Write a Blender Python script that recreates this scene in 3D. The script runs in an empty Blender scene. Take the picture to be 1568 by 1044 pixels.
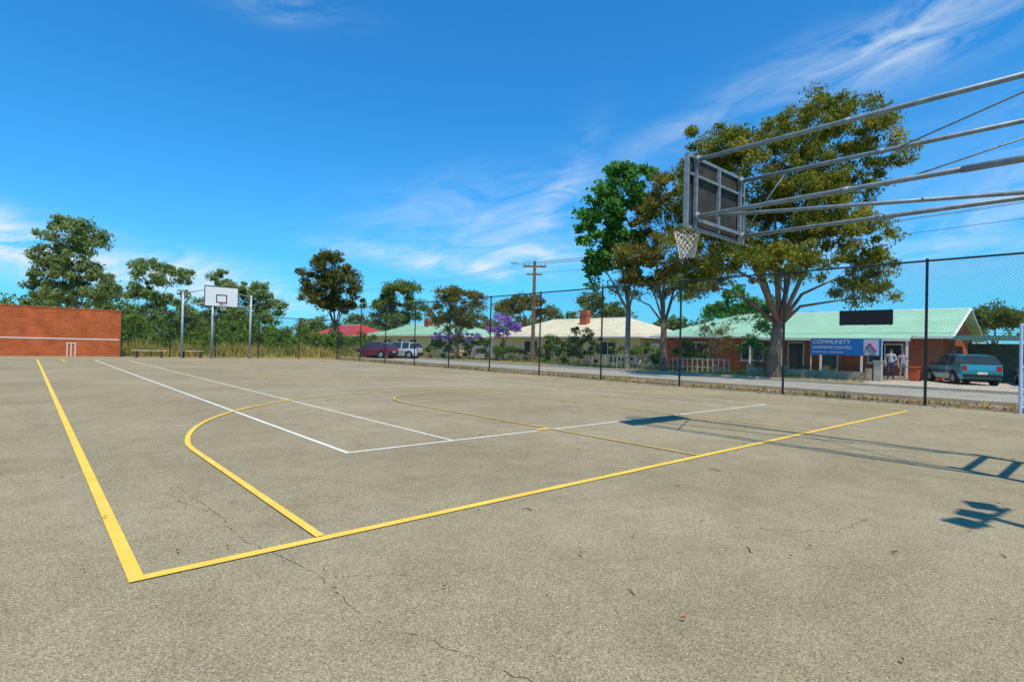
import bpy, math, random
import numpy as np
from mathutils import Vector, Matrix
random.seed(7); np.random.seed(7)
S=bpy.context.scene
COL=S.collection
CR=-math.atan2(.6635,.748)   # street-tree planting orientation

# ---------------- materials ----------------
def nt(name):
    m=bpy.data.materials.new(name); m.use_nodes=True
    t=m.node_tree; b=t.nodes['Principled BSDF']
    return m,t,b
def N(t,k,**kw):
    n=t.nodes.new(k)
    for a,v in kw.items(): setattr(n,a,v)
    return n
def mixc(t,f,a,b,mode='MIX'):
    n=N(t,'ShaderNodeMix',data_type='RGBA',blend_type=mode)
    if hasattr(f,'links'): t.links.new(f,n.inputs[0])
    else: n.inputs[0].default_value=f
    for i,v in ((6,a),(7,b)):
        if hasattr(v,'links'): t.links.new(v,n.inputs[i])
        else: n.inputs[i].default_value=(*v[:3],1)
    return n.outputs[2]
def ramp(t,src,p0,p1,c0=(0,0,0),c1=(1,1,1)):
    r=N(t,'ShaderNodeValToRGB'); r.color_ramp.elements[0].position=p0; r.color_ramp.elements[1].position=p1
    r.color_ramp.elements[0].color=(*c0,1); r.color_ramp.elements[1].color=(*c1,1)
    t.links.new(src,r.inputs[0]); return r.outputs[0]
def noise(t,vec,scale,detail=5,rough=.6,dist=0):
    n=N(t,'ShaderNodeTexNoise'); n.inputs['Scale'].default_value=scale; n.inputs['Detail'].default_value=detail
    n.inputs['Roughness'].default_value=rough; n.inputs['Distortion'].default_value=dist
    if vec is not None: t.links.new(vec,n.inputs['Vector'])
    return n.outputs['Fac']
def bump(t,b,src,strength,dist=.01):
    n=N(t,'ShaderNodeBump'); n.inputs['Strength'].default_value=strength; n.inputs['Distance'].default_value=dist
    t.links.new(src,n.inputs['Height']); t.links.new(n.outputs[0],b.inputs['Normal'])
def obj(t): return N(t,'ShaderNodeTexCoord').outputs['Object']
def geo(t): return N(t,'ShaderNodeNewGeometry').outputs['Position']
def M(name,col,rough=.8,var=.25,scale=4,metal=0,bmp=0,bscale=60,spec=.3):
    m,t,b=nt(name); o=obj(t)
    f=noise(t,o,scale,3)
    f=ramp(t,f,.3,.7)
    t.links.new(mixc(t,f,[c*(1-var) for c in col],[min(1,c*(1+var)) for c in col]),b.inputs['Base Color'])
    b.inputs['Roughness'].default_value=rough; b.inputs['Metallic'].default_value=metal
    b.inputs['Specular IOR Level'].default_value=spec
    if bmp: bump(t,b,noise(t,o,bscale),bmp)
    return m
def leafmat(name,dark,light,trans=.3,accent=None,accf=.1):
    m,t,b=nt(name); t.nodes.remove(b); out=t.nodes['Material Output']
    g=N(t,'ShaderNodeNewGeometry')
    n=ramp(t,noise(t,g.outputs['Position'],.9,2),.38,.62)
    c=mixc(t,g.outputs['Random Per Island'],dark,light)
    c=mixc(t,n,mixc(t,.65,c,dark),c)
    if accent:
        n2=ramp(t,noise(t,g.outputs['Position'],.55,2),.62-accf,.78-accf)
        c=mixc(t,n2,c,accent)
    d=N(t,'ShaderNodeBsdfDiffuse'); tr=N(t,'ShaderNodeBsdfTranslucent'); mx=N(t,'ShaderNodeMixShader')
    mx.inputs[0].default_value=trans
    t.links.new(c,d.inputs[0]); t.links.new(c,tr.inputs[0])
    t.links.new(d.outputs[0],mx.inputs[1]); t.links.new(tr.outputs[0],mx.inputs[2])
    t.links.new(mx.outputs[0],out.inputs[0])
    return m
def brick(name,c1,c2,mortar,scale=1.0):
    m,t,b=nt(name); o=geo(t)
    s=N(t,'ShaderNodeSeparateXYZ'); t.links.new(o,s.inputs[0])
    a=N(t,'ShaderNodeMath',operation='ADD'); t.links.new(s.outputs[0],a.inputs[0]); t.links.new(s.outputs[1],a.inputs[1])
    cb=N(t,'ShaderNodeCombineXYZ'); t.links.new(a.outputs[0],cb.inputs[0]); t.links.new(s.outputs[2],cb.inputs[1])
    br=N(t,'ShaderNodeTexBrick'); t.links.new(cb.outputs[0],br.inputs['Vector'])
    br.inputs['Scale'].default_value=1; br.inputs['Brick Width'].default_value=.24*scale; br.inputs['Row Height'].default_value=.086*scale
    br.inputs['Mortar Size'].default_value=.011*scale; br.inputs['Color1'].default_value=(*c1,1); br.inputs['Color2'].default_value=(*c2,1)
    br.inputs['Mortar'].default_value=(*mortar,1)
    n=ramp(t,noise(t,o,1.3),.3,.7,(.7,.7,.7),(1.12,1.12,1.12))
    t.links.new(mixc(t,1,br.outputs[0],n,'MULTIPLY'),b.inputs['Base Color'])
    b.inputs['Roughness'].default_value=.9; b.inputs['Specular IOR Level'].default_value=.1; bump(t,b,br.outputs['Fac'],-.5,.01)
    return m
def roofmat(name,col):
    m,t,b=nt(name); o=geo(t)
    w=N(t,'ShaderNodeTexWave',wave_type='BANDS',bands_direction='Y'); w.inputs['Scale'].default_value=2.6; t.links.new(o,w.inputs[0])
    n=ramp(t,noise(t,o,.8),.3,.7)
    c=mixc(t,n,[x*.82 for x in col],[min(1,x*1.12) for x in col])
    c=mixc(t,ramp(t,w.outputs['Fac'],0,.5),[x*.75 for x in col],c)
    t.links.new(c,b.inputs['Base Color']); b.inputs['Roughness'].default_value=.5
    bump(t,b,w.outputs['Fac'],.5,.02)
    return m

def asphalt():
    m,t,b=nt('asphalt'); o=geo(t)
    big=ramp(t,noise(t,o,.3,5,.62),.34,.66)
    c=mixc(t,big,(.262,.215,.125),(.338,.284,.175))
    mid=ramp(t,noise(t,o,2.6,4,.7),.3,.7,(.86,.86,.86),(1.08,1.08,1.08))
    c=mixc(t,1,c,mid,'MULTIPLY')
    fine=ramp(t,noise(t,o,120,2,.7),.3,.7,(.42,.42,.41),(1.5,1.5,1.5))
    c=mixc(t,1,c,fine,'MULTIPLY')
    v=N(t,'ShaderNodeTexVoronoi'); v.inputs['Scale'].default_value=75; t.links.new(o,v.inputs['Vector'])
    sp=ramp(t,v.outputs['Distance'],.12,.28,(1,1,1),(0,0,0))
    rnd=N(t,'ShaderNodeSeparateColor'); t.links.new(v.outputs['Color'],rnd.inputs[0])
    gate=ramp(t,rnd.outputs[0],.66,.76)
    g=N(t,'ShaderNodeMath',operation='MULTIPLY'); t.links.new(sp,g.inputs[0]); t.links.new(gate,g.inputs[1])
    c=mixc(t,g.outputs[0],c,(.66,.60,.45))
    gate2=ramp(t,rnd.outputs[1],.74,.82)
    g2=N(t,'ShaderNodeMath',operation='MULTIPLY'); t.links.new(sp,g2.inputs[0]); t.links.new(gate2,g2.inputs[1])
    c=mixc(t,g2.outputs[0],c,(.07,.055,.035))
    st=ramp(t,noise(t,o,.8,6,.72,.8),.56,.74,(0,0,0),(.5,.5,.5))
    c=mixc(t,st,c,(.17,.13,.08))
    t.links.new(c,b.inputs['Base Color']); b.inputs['Roughness'].default_value=.95; b.inputs['Specular IOR Level'].default_value=.08
    bump(t,b,noise(t,o,120,2,.7),.6,.006)
    return m
def linepaint(name,col,under=(.31,.255,.15),wear=.55):
    m,t,b=nt(name); o=geo(t)
    w=ramp(t,noise(t,o,38,6,.75),wear,wear+.12)
    w2=ramp(t,noise(t,o,2.0,4),.3,.7,(.82,.82,.82),(1.05,1.05,1.05))
    c=mixc(t,w,mixc(t,1,col,w2,'MULTIPLY'),under)
    t.links.new(c,b.inputs['Base Color']); b.inputs['Roughness'].default_value=.85; b.inputs['Specular IOR Level'].default_value=.1
    bump(t,b,noise(t,o,110,2,.7),.35,.004)
    return m
def groundmat():
    m,t,b=nt('dry_grass_ground'); o=geo(t)
    c=mixc(t,ramp(t,noise(t,o,.25,6),.35,.65),(.36,.27,.11),(.20,.19,.06))
    c=mixc(t,ramp(t,noise(t,o,6,6,.7),.35,.7),c,(.42,.32,.15))
    t.links.new(c,b.inputs['Base Color']); b.inputs['Roughness'].default_value=1; b.inputs['Specular IOR Level'].default_value=.05
    bump(t,b,noise(t,o,12,5,.7),.8,.05)
    return m
ASPH=asphalt(); YEL=linepaint('yellow_line_paint',(.84,.53,.085),wear=.60); WHI=linepaint('white_line_paint',(.72,.70,.60),wear=.59)
YEL2=linepaint('faded_yellow_line_paint',(.72,.47,.11),wear=.48)
GROUND=groundmat()
GALV=M('galvanised_steel',(.22,.26,.27),.5,.25,9,.2)
DKST=M('dark_steel',(.025,.035,.033),.6,.2,5,.2)
WIRE=M('chain_wire',(.05,.065,.06),.6,.1,5,.3)
WOOD=M('weathered_wood',(.20,.12,.07),.9,.35,6,bmp=.4)
BARK=M('bark_brown',(.22,.14,.09),.95,.4,2.5,bmp=.8,bscale=14)
BARKG=M('bark_grey',(.27,.23,.18),.95,.35,2.5,bmp=.6,bscale=14)
CONC=M('concrete',(.46,.40,.30),.9,.15,2,bmp=.2)
ROADM=M('road_bitumen',(.33,.30,.23),.95,.18,1.2,bmp=.4,bscale=90)
VERGE=M('verge_dirt',(.30,.20,.11),1,.4,1.4,bmp=.7,bscale=18)
BRW=brick('court_brick',(.62,.125,.03),(.48,.085,.022),(.5,.2,.09))
BRH=brick('house_brick',(.58,.11,.035),(.42,.08,.03),(.42,.22,.13))
WHITE=M('white_paint',(.78,.78,.74),.6,.05)
CREAM=M('cream_render',(.72,.60,.32),.85,.08,2)
BLACK=M('black_paint',(.012,.012,.014),.6,.1)
DGLASS,_t,_b=nt('window_glass'); _b.inputs['Base Color'].default_value=(.03,.045,.05,1); _b.inputs['Roughness'].default_value=.08
RGREEN=roofmat('green_corrugated_roof',(.36,.62,.40)); RCREAM=roofmat('cream_corrugated_roof',(.80,.70,.44))
RRED=roofmat('red_corrugated_roof',(.55,.05,.03)); RTAN=roofmat('tan_roof',(.50,.27,.10)); RG2=roofmat('teal_roof',(.15,.30,.23))
L_EUC=leafmat('eucalypt_leaves',(.10,.125,.02),(.38,.38,.055),.36,(.46,.38,.05),.06)
L_OLV=leafmat('olive_leaves',(.11,.16,.04),(.32,.35,.08),.35)
L_GRN=leafmat('broad_green_leaves',(.06,.18,.03),(.19,.44,.09),.38)
L_GUM=leafmat('gum_leaves',(.15,.21,.06),(.40,.47,.17),.36)
L_BRN=leafmat('brown_olive_leaves',(.13,.125,.03),(.36,.31,.07),.35)
L_BSH=leafmat('bush_leaves',(.08,.15,.022),(.27,.37,.06),.35)
L_DRK=leafmat('dark_bush_leaves',(.03,.06,.018),(.11,.16,.04),.2)
L_PUR=leafmat('jacaranda_flowers',(.34,.18,.55),(.60,.42,.82),.4)
L_DRY=leafmat('dry_grass_blades',(.42,.30,.08),(.72,.55,.18),.3)
L_FAR=leafmat('far_leaves',(.12,.18,.055),(.30,.36,.12),.3)

# ---------------- mesh builder ----------------
class MB:
    def __init__(s): s.v=[]; s.f=[]; s.m=[]
    def add(s,vs,fs,mi=0):
        o=len(s.v); s.v+= [tuple(p) for p in vs]; s.f+=[tuple(i+o for i in f) for f in fs]; s.m+=[mi]*len(fs)
    def box(s,cx,cy,cz,sx,sy,sz,mi=0,rz=0):
        vs=[]
        for x in(-.5,.5):
            for y in(-.5,.5):
                for z in(-.5,.5):
                    px,py=x*sx,y*sy
                    vs.append((cx+px*math.cos(rz)-py*math.sin(rz),cy+px*math.sin(rz)+py*math.cos(rz),cz+z*sz))
        s.add(vs,[(0,1,3,2),(4,6,7,5),(0,4,5,1),(2,3,7,6),(0,2,6,4),(1,5,7,3)],mi)
    def tube(s,pts,rs,n=8,mi=0,cap=True):
        pts=[Vector(p) for p in pts]
        if not hasattr(rs,'__len__'): rs=[rs]*len(pts)
        vs=[]; up=None
        for i,p in enumerate(pts):
            d=(pts[min(i+1,len(pts)-1)]-pts[max(i-1,0)]).normalized()
            if up is None:
                up=Vector((0,0,1)) if abs(d.z)<.9 else Vector((1,0,0))
            a=d.cross(up).normalized(); b=d.cross(a).normalized()
            if abs(d.dot(up))>.98: up=Vector((1,0,0)) if abs(d.x)<.9 else Vector((0,1,0)); a=d.cross(up).normalized(); b=d.cross(a).normalized()
            for k in range(n):
                t=2*math.pi*k/n; vs.append(p+(a*math.cos(t)+b*math.sin(t))*rs[i])
        fs=[]
        for i in range(len(pts)-1):
            for k in range(n):
                fs.append((i*n+k,i*n+(k+1)%n,(i+1)*n+(k+1)%n,(i+1)*n+k))
        if cap: fs+= [tuple(range(n))[::-1],tuple(range((len(pts)-1)*n,len(pts)*n))]
        s.add(vs,fs,mi)
    def poly(s,vs,mi=0): s.add(vs,[tuple(range(len(vs)))],mi)
    def ell(s,c,r,mi=0,nu=12,nv=8):
        vs=[];fs=[]
        for j in range(nv+1):
            ph=math.pi*j/nv
            for i in range(nu):
                th=2*math.pi*i/nu
                vs.append((c[0]+r[0]*math.sin(ph)*math.cos(th),c[1]+r[1]*math.sin(ph)*math.sin(th),c[2]+r[2]*math.cos(ph)))
        for j in range(nv):
            for i in range(nu):
                fs.append((j*nu+i,j*nu+(i+1)%nu,(j+1)*nu+(i+1)%nu,(j+1)*nu+i))
        s.add(vs,fs,mi)
    def make(s,name,mats,parent=None,smooth=False,bevel=0):
        me=bpy.data.meshes.new(name); me.from_pydata(s.v,[],s.f)
        for m in (mats if isinstance(mats,(list,tuple)) else [mats]): me.materials.append(m)
        me.polygons.foreach_set('material_index',s.m)
        if smooth: me.polygons.foreach_set('use_smooth',[True]*len(me.polygons))
        me.update()
        o=bpy.data.objects.new(name,me); COL.objects.link(o)
        if parent: o.parent=parent
        if bevel:
            b=o.modifiers.new('b','BEVEL'); b.width=bevel; b.segments=2; b.limit_method='ANGLE'
        return o
def root(name,loc=(0,0,0),rz=0):
    e=bpy.data.objects.new(name,None); e.empty_display_size=.3; e.location=loc; e.rotation_euler=(0,0,rz); COL.objects.link(e); return e

# ---------------- foliage ----------------
def leaves_mesh(name,C,R,nper,ls,mat,parent,aspect=.4,droop=0.0,seed=1):
    rng=np.random.default_rng(seed)
    C=np.asarray(C,float); R=np.asarray(R,float)
    n=len(C)*nper
    c=np.repeat(C,nper,0); r=np.repeat(R,nper,0)
    d=rng.normal(size=(n,3)); d/=np.linalg.norm(d,axis=1)[:,None]
    rad=rng.random(n)**.6*(1+.35*(rng.random(n)<.12))
    p=c+d*r*rad[:,None]
    a=rng.normal(size=(n,3)); a[:,2]-=droop; a/=np.linalg.norm(a,axis=1)[:,None]
    b=rng.normal(size=(n,3)); b=np.cross(a,b); b/=np.linalg.norm(b,axis=1)[:,None]
    L=ls*(.6+.8*rng.random(n))[:,None]
    v=np.empty((n,4,3)); v[:,0]=p-a*L*.5; v[:,1]=p+b*L*aspect*.5; v[:,2]=p+a*L*.5; v[:,3]=p-b*L*aspect*.5
    me=bpy.data.meshes.new(name); me.vertices.add(n*4); me.loops.add(n*4); me.polygons.add(n)
    me.vertices.foreach_set('co',v.reshape(-1).astype(np.float32))
    me.loops.foreach_set('vertex_index',np.arange(n*4,dtype=np.int32))
    me.polygons.foreach_set('loop_start',np.arange(0,n*4,4,dtype=np.int32))
    me.update(calc_edges=True); me.materials.append(mat)
    o=bpy.data.objects.new(name,me); COL.objects.link(o); o.parent=parent
    return o
def clumps(lobes,dens,cr,rng,shell=.45):
    C=[];R=[];own=[]
    for i,(a,h,d,ra,rh) in enumerate(lobes):
        k=max(4,int(dens*(ra*rh+ra*ra)*.5))
        for _ in range(k):
            v=rng.normal(size=3); v/=np.linalg.norm(v)
            if v[2]<-.3 and rng.random()<.4: v[2]*=-1
            s=shell+(1-shell)*rng.random()**.7
            s*=1+.2*rng.normal()*(rng.random()<.45)
            s=min(s,1.13)
            C.append((a+v[0]*ra*s,d+v[1]*ra*.9*s,h+v[2]*rh*s)); q=cr*(.45+.9*rng.random()); R.append((q*1.15,q*1.15,q*.8)); own.append(i)
    return C,R,own
def tree(name,loc,lobes,mat,dens=5,nper=110,ls=.24,cr=.6,tr=.25,bark=None,fork=None,lean=0,seed=1,aspect=.4,droop=0,twigs=.3,limb=.5):
    bark=bark or BARK
    rng=np.random.default_rng(seed)
    rt=root(name,(loc[0],loc[1],0),CR)
    C,R,own=clumps(lobes,dens,cr,rng)
    leaves_mesh('foliage',C,R,nper,ls,mat,rt,aspect,droop,seed)
    mb=MB()
    lo=min(l[1]-l[4] for l in lobes)
    if fork is None: fork=max(.6,lo*.8)
    fp=Vector((lean,0,fork))
    mb.tube([(0,0,-.1),(0,0,.25),(lean*.35,.05,fork*.45),fp],[tr*1.5,tr*1.05,tr*.9,tr*.8],10)
    for i,(a,h,d,ra,rh) in enumerate(lobes):
        e=Vector((a,d,h-rh*.15)); dist=(e-fp).length
        m1=fp.lerp(e,.4)+Vector((rng.normal()*.12,rng.normal()*.12,.10))*dist*.5
        m1.x=m1.x*.75+fp.x*.25; 
        m2=fp.lerp(e,.75)+Vector((rng.normal()*.06,rng.normal()*.06,.02))*dist
        r0=tr*limb*(.8+.4*rng.random())
        mb.tube([fp-Vector((0,0,.3)),m1,m2,e],[r0,r0*.62,r0*.32,r0*.12],7)
        for j,cc in enumerate(C):
            if own[j]==i and rng.random()<twigs:
                s=m2.lerp(e,rng.random()); q=Vector(cc)
                mm=s.lerp(q,.5)+Vector((rng.normal(),rng.normal(),rng.normal()))*.12
                mb.tube([s,mm,q],[r0*.15,r0*.09,r0*.04],4,cap=False)
    mb.make('trunk',bark,rt,smooth=True)
    return rt
def bush(name,x,y,blobs,mat,nper=90,ls=.16,dens=9,cr=.32,seed=3,aspect=.5):
    rng=np.random.default_rng(seed); rt=root(name,(x,y,0),CR)
    C,R,own=clumps(blobs,dens,cr,rng,.35)
    leaves_mesh('foliage',C,R,nper,ls,mat,rt,aspect,0,seed)
    mb=MB()
    for (a,h,d,ra,rh) in blobs:
        for k in range(3):
            mb.tube([(a*.7+rng.normal()*.08,d*.7,-.05),(a+rng.normal()*.2,d+rng.normal()*.15,h)],[.035,.012],5)
    mb.make('stems',BARK,rt)
    return rt

# ---------------- ground, road ----------------
def sheet(name,x0,x1,y0,y1,z,mat):
    mb=MB(); mb.poly([(x0,y0,z),(x1,y0,z),(x1,y1,z),(x0,y1,z)]); return mb.make(name,mat)
sheet('ground',-700,900,-700,1100,0,GROUND)
ZC=.004
mb=MB(); mb.poly([(-60,-40,ZC),(18.15,-40,ZC),(18.15,40.6,ZC),(4.9,44.9,ZC),(4.9,45.2,ZC),(-60,45.2,ZC)]); mb.make('asphalt_court',ASPH)
sheet('road',20.3,27.0,-80,120,.004,ROADM)
sheet('roadside_verge',18.15,20.15,-80,120,.004,VERGE)
sheet('nature_strip',27.15,31.2,-80,120,.004,VERGE)
sheet('footpath',31.2,32.4,-80,120,.008,CONC)
mb=MB(); mb.box(20.22,20,.06,.15,200,.13); mb.box(27.07,20,.06,.15,200,.13); mb.make('kerb',CONC,bevel=.02)
sheet('driveway',27.16,39.5,3.0,8.4,.012,CONC)

# ---------------- court markings ----------------
def strip(mb,pts,w,z,mi=0):
    pts=[Vector((p[0],p[1],0)) for p in pts]; L=[];R=[]
    for i,p in enumerate(pts):
        d=(pts[min(i+1,len(pts)-1)]-pts[max(i-1,0)]).normalized(); n=Vector((-d.y,d.x,0))
        L.append((p.x+n.x*w/2,p.y+n.y*w/2,z)); R.append((p.x-n.x*w/2,p.y-n.y*w/2,z))
    o=len(mb.v); k=len(pts); mb.v+=L+R
    for i in range(k-1): mb.f.append((o+i,o+k+i,o+k+i+1,o+i+1)); mb.m.append(mi)
XL,XR,YB,YE=.468,15.62,3.47,38.8; CX=(XL+XR)/2; W=.072
Zy=.012; Zw=.008
mb=MB()
strip(mb,[(XL,YB-W/2),(XL,YE)],W,Zy)
strip(mb,[(XR,YB-W/2),(XR,YE)],.06,Zy,1)
strip(mb,[(XL+W/2+.001,YB),(XR-W/2-.001,YB)],W,Zy)
strip(mb,[(XL+W/2+.001,YE-W/2),(XR-W/2-.001,YE-W/2)],W,Zy)
Z2=.016
def three(yb,s):
    cy=yb+s*3.1; r=6.62
    a0=math.asin(.6/6.62)
    arc=[]
    for i in range(1,60):
        a=math.pi-a0-(math.pi-2*a0)*i/60; arc.append((CX+r*math.cos(a),cy+s*r*math.sin(a)))
    a=[(CX-6.57,yb+s*(W/2+.001)),(CX-6.57,yb+s*3.7)]+arc[:18]
    strip(mb,a,.06,Z2,0)
    strip(mb,arc[17:]+[(CX+6.57,yb+s*3.7),(CX+6.57,yb+s*(W/2+.001))],.05,Z2+.002,1)
three(YB,1); three(YE-W/2,-1)
for yb,s in((YB,1),(YE-W/2,-1)):
    strip(mb,[(CX-1.83,yb+s*(W/2+.001)),(CX-1.83,yb+s*7)],.05,Z2,1); strip(mb,[(CX+1.83,yb+s*(W/2+.001)),(CX+1.83,yb+s*7)],.05,Z2,1)
    strip(mb,[(CX-1.83,yb+s*7),(CX+1.83,yb+s*7)],.035,.021,1)
    strip(mb,[(CX+1.83*math.cos(a),yb+s*7+s*1.83*math.sin(a)) for a in [math.pi*i/24 for i in range(25)]],.045,.024,1)
    strip(mb,[(CX-2.1,yb+s*2.6),(CX-1.87,yb+s*2.6)],.11,.020)
strip(mb,[(CX+1.8*math.cos(a),19.8+1.8*math.sin(a)) for a in [2*math.pi*i/36 for i in range(37)]],.055,Z2,1)
mb.make('yellow_court_lines',[YEL,YEL2])
mb=MB()
TX0,TX1,TY0,TY1=2.83,13.9,6.03,37.6
strip(mb,[(TX0,TY0-.025),(TX0,TY1)],.055,Zw); strip(mb,[(TX1,TY0-.025),(TX1,TY1)],.05,Zw)
strip(mb,[(TX0+.03,TY0),(TX1-.03,TY0)],.05,Zw); strip(mb,[(TX0+.03,TY1),(TX1-.03,TY1)],.055,Zw)
for x in (4.33,12.4): strip(mb,[(x,TY0+.03),(x,TY1-.03)],.045,Zw)
for y in (14.6,29.0): strip(mb,[(4.36,y),(12.37,y)],.045,Zw)
mb.make('white_tennis_lines',WHI)
# cracks
CRK=M('crack_dark',(.08,.065,.045),1,.4,20)
mb=MB()
rng=random.Random(4)
def crack(pts,w):
    out=[]
    for i in range(len(pts)-1):
        a,b=Vector((*pts[i],0)),Vector((*pts[i+1],0)); k=max(4,int((b-a).length/.035))
        for j in range(k):
            p=a.lerp(b,j/k); out.append((p.x+rng.gauss(0,.009),p.y+rng.gauss(0,.009)))
    for i in range(0,len(out)-1):
        if rng.random()<.8: strip(mb,[out[i],out[i+1]],w*rng.uniform(.25,1.1),.0065)
crack([(1.0,5.6),(1.08,4.48),(1.07,3.72),(1.17,3.3),(1.23,2.91),(1.21,2.41),(1.37,1.88),(1.52,1.35),(1.5,.9)],.0048)
crack([(3.9,1.9),(4.4,1.4),(5.0,1.35)],.005); crack([(1.08,4.4),(.95,4.9),(.9,5.3)],.005)
crack([(4.2,6.4),(4.5,6.9),(5.3,7.1)],.005); crack([(-3,9),(-1.4,8.2),(-.6,8.4)],.008); crack([(1.23,2.91),(1.5,2.75),(1.75,2.5),(2.1,2.45)],.002)
mb.make('asphalt_cracks',CRK)
# leaf litter and twigs
mb=MB(); rng=random.Random(11)
for i in range(1000):
    x=rng.uniform(-6,18); y=rng.uniform(.3,30) if i<500 else rng.uniform(.3,12)
    s=rng.uniform(.006,.022)*(1.3 if x>8 else 1); a=rng.uniform(0,6.3); z=.022
    dx,dy=math.cos(a)*s,math.sin(a)*s; k=rng.uniform(.2,.5)
    mb.poly([(x-dx,y-dy,z),(x+dy*k,y-dx*k,z+.006),(x+dx,y+dy,z+.004),(x-dy*k,y+dx*k,z+.01)],rng.choice((0,0,1)))
for i in range(600):
    y=rng.uniform(-1,40); x=17.85-abs(rng.gauss(0,.4)); s=rng.uniform(.02,.07); a=rng.uniform(0,6.3)
    dx,dy=math.cos(a)*s,math.sin(a)*s
    mb.poly([(x-dx,y-dy,.022),(x+dy*.4,y-dx*.4,.03),(x+dx,y+dy,.026),(x-dy*.4,y+dx*.4,.035)],rng.choice((0,1)))
mb.make('leaf_litter',[M('dead_leaf',(.15,.07,.03),.9,.4,30),M('dry_leaf',(.30,.20,.10),.9,.4,30)])
mb=MB()
for (x,y,l,a) in [(3.5,1.6,.1,.4),(4.3,1.0,.09,2.9),(5.6,2.9,.13,1.2),(7.0,4.6,.12,.3),(4.9,6.2,.1,-.8),(2.4,1.7,.07,.9),(6.1,.35,.1,2.2),(9.2,3.0,.14,.2),(3.0,3.1,.08,1.9),(-.4,5.9,.1,.3),(10.5,6.2,.15,2.2),(4.75,.52,.07,.3)]:
    mb.tube([(x,y,.008),(x+math.cos(a)*l*.5,y+math.sin(a)*l*.5+.01,.016),(x+math.cos(a+.3)*l,y+math.sin(a+.3)*l,.01)],[.004,.003,.002],5)
mb.make('fallen_twigs',M('twig',(.14,.065,.045),.9))

# ---------------- chain link fence ----------------
def chain(name,p0,p1,h,spacing,posts,wr,pr,hp=None):
    rt=root(name,(p0[0],p0[1],0)); d=Vector((p1[0]-p0[0],p1[1]-p0[1],0)); L=d.length; d.normalize(); n=Vector((-d.y,d.x,0))
    P=lambda s,z,o=0:(d.x*s+n.x*o,d.y*s+n.y*o,z)
    mb=MB(); z0=.05
    s=-h
    while s<L:
        for sg in(1,-1):
            a0,a1=s,s+h-z0
            if sg==1: q=[(a0,z0),(a1,h)]
            else: q=[(a0,h),(a1,z0)]
            (sa,za),(sb,zb)=q
            if sa<0: za=za+(zb-za)*(0-sa)/(sb-sa); sa=0
            if sb>L: zb=za+(zb-za)*(L-sa)/(sb-sa); sb=L
            if sb-sa>.02:
                k=max(1,int((sb-sa)/.3))
                mb.tube([P(sa+(sb-sa)*i/k,za+(zb-za)*i/k,.035+.005*sg) for i in range(k+1)],wr,3,cap=False)
        s+=spacing
    mb.make('chain_mesh',WIRE,rt)
    mb=MB()
    mb.tube([P(0,h),P(L,h)],pr*.8,8); mb.tube([P(0,z0+.03,.03),P(L,z0+.03,.03)],.006,5); mb.tube([P(0,h*.5,.03),P(L,h*.5,.03)],.004,4)
    for s in posts:
        mb.tube([P(s,-.05),P(s,(hp or h)+.03)],pr,10); mb.ell(P(s,(hp or h)+.04),(pr*1.15,pr*1.15,.03))
        for z in (.3,1.2,2.1,3.0):
            if z<h: mb.tube([P(s-.01,z),P(s+.01,z)],pr*1.2,8)
    mb.make('posts_and_rails',DKST,rt,smooth=False)
    return rt
fy0=3.6-3.66*3; 
chain('chain_link_fence',(17.9,fy0),(17.9,3.6+3.66*10),3.85,.085,[3.66*i for i in range(14)],.0026,.034)
chain('chain_link_fence',(17.86,40.25),(4.75,44.5),3.0,.13,[.05]+[13.78*i/5 for i in range(1,6)],.003,.035)

# black sign on fence
mb=MB(); mb.box(17.84,5.0,2.37,.012,1.33,.42,0); 
for y in(4.4,5.0,5.6): mb.box(17.852,y,2.37,.012,.03,.46,0)
mb.make('fence_sign',BLACK)

# ---------------- gate at right ----------------
rt=root('gate',(17.75,1.72,0)); mb=MB()
GP=M('gate_paint',(.45,.55,.68),.5,.1)
mb.tube([(0,0,0),(0,0,2.15)],.035,10); mb.tube([(0,0,2.1),(0,-1.6,2.1)],.025,8); mb.tube([(0,0,.15),(0,-1.6,.15)],.025,8); mb.tube([(0,0,1.1),(0,-1.6,1.1)],.02,8)
mb.tube([(0,-1.6,.1),(0,-1.6,2.15)],.03,8)
for i in range(1,14): mb.tube([(0,-i*.115,.15),(0,-i*.115,2.1)],.008,5)
mb.make('frame',GP,rt)

# ---------------- brick rebound wall ----------------
rt=root('brick_wall',(4.7,44.6,0)); mb=MB()
mb.box(-12,.12,1.5,24,.23,3.0,0); mb.make('wall',BRW,rt)
mb=MB(); mb.box(-12,.12,3.04,24.06,.27,.07,0); mb.make('coping',BRW,rt)
mb=MB(); mb.box(-12.03,-.0,1.12,23.9,.012,.06,0)
for x in(-2.75,-2.55,-2.35): mb.box(x,-.0,.42,.045,.012,.82,0)
mb.box(-2.55,-.0,.85,.5,.014,.045,0)
mb.make('painted_marks',WHITE,rt)
for dx,hh in((-.45,8.0),(.35,6.0)):
    rt=root('utility_pole',(-6.1+dx*1.3,62,0)); mb=MB(); mb.tube([(0,0,0),(0,0,hh)],[.15,.1],8)
    mb.box(0,0,hh-.5,1.0 if hh>7 else .3,.1,.12); mb.make('pole',WOOD,rt)

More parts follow.
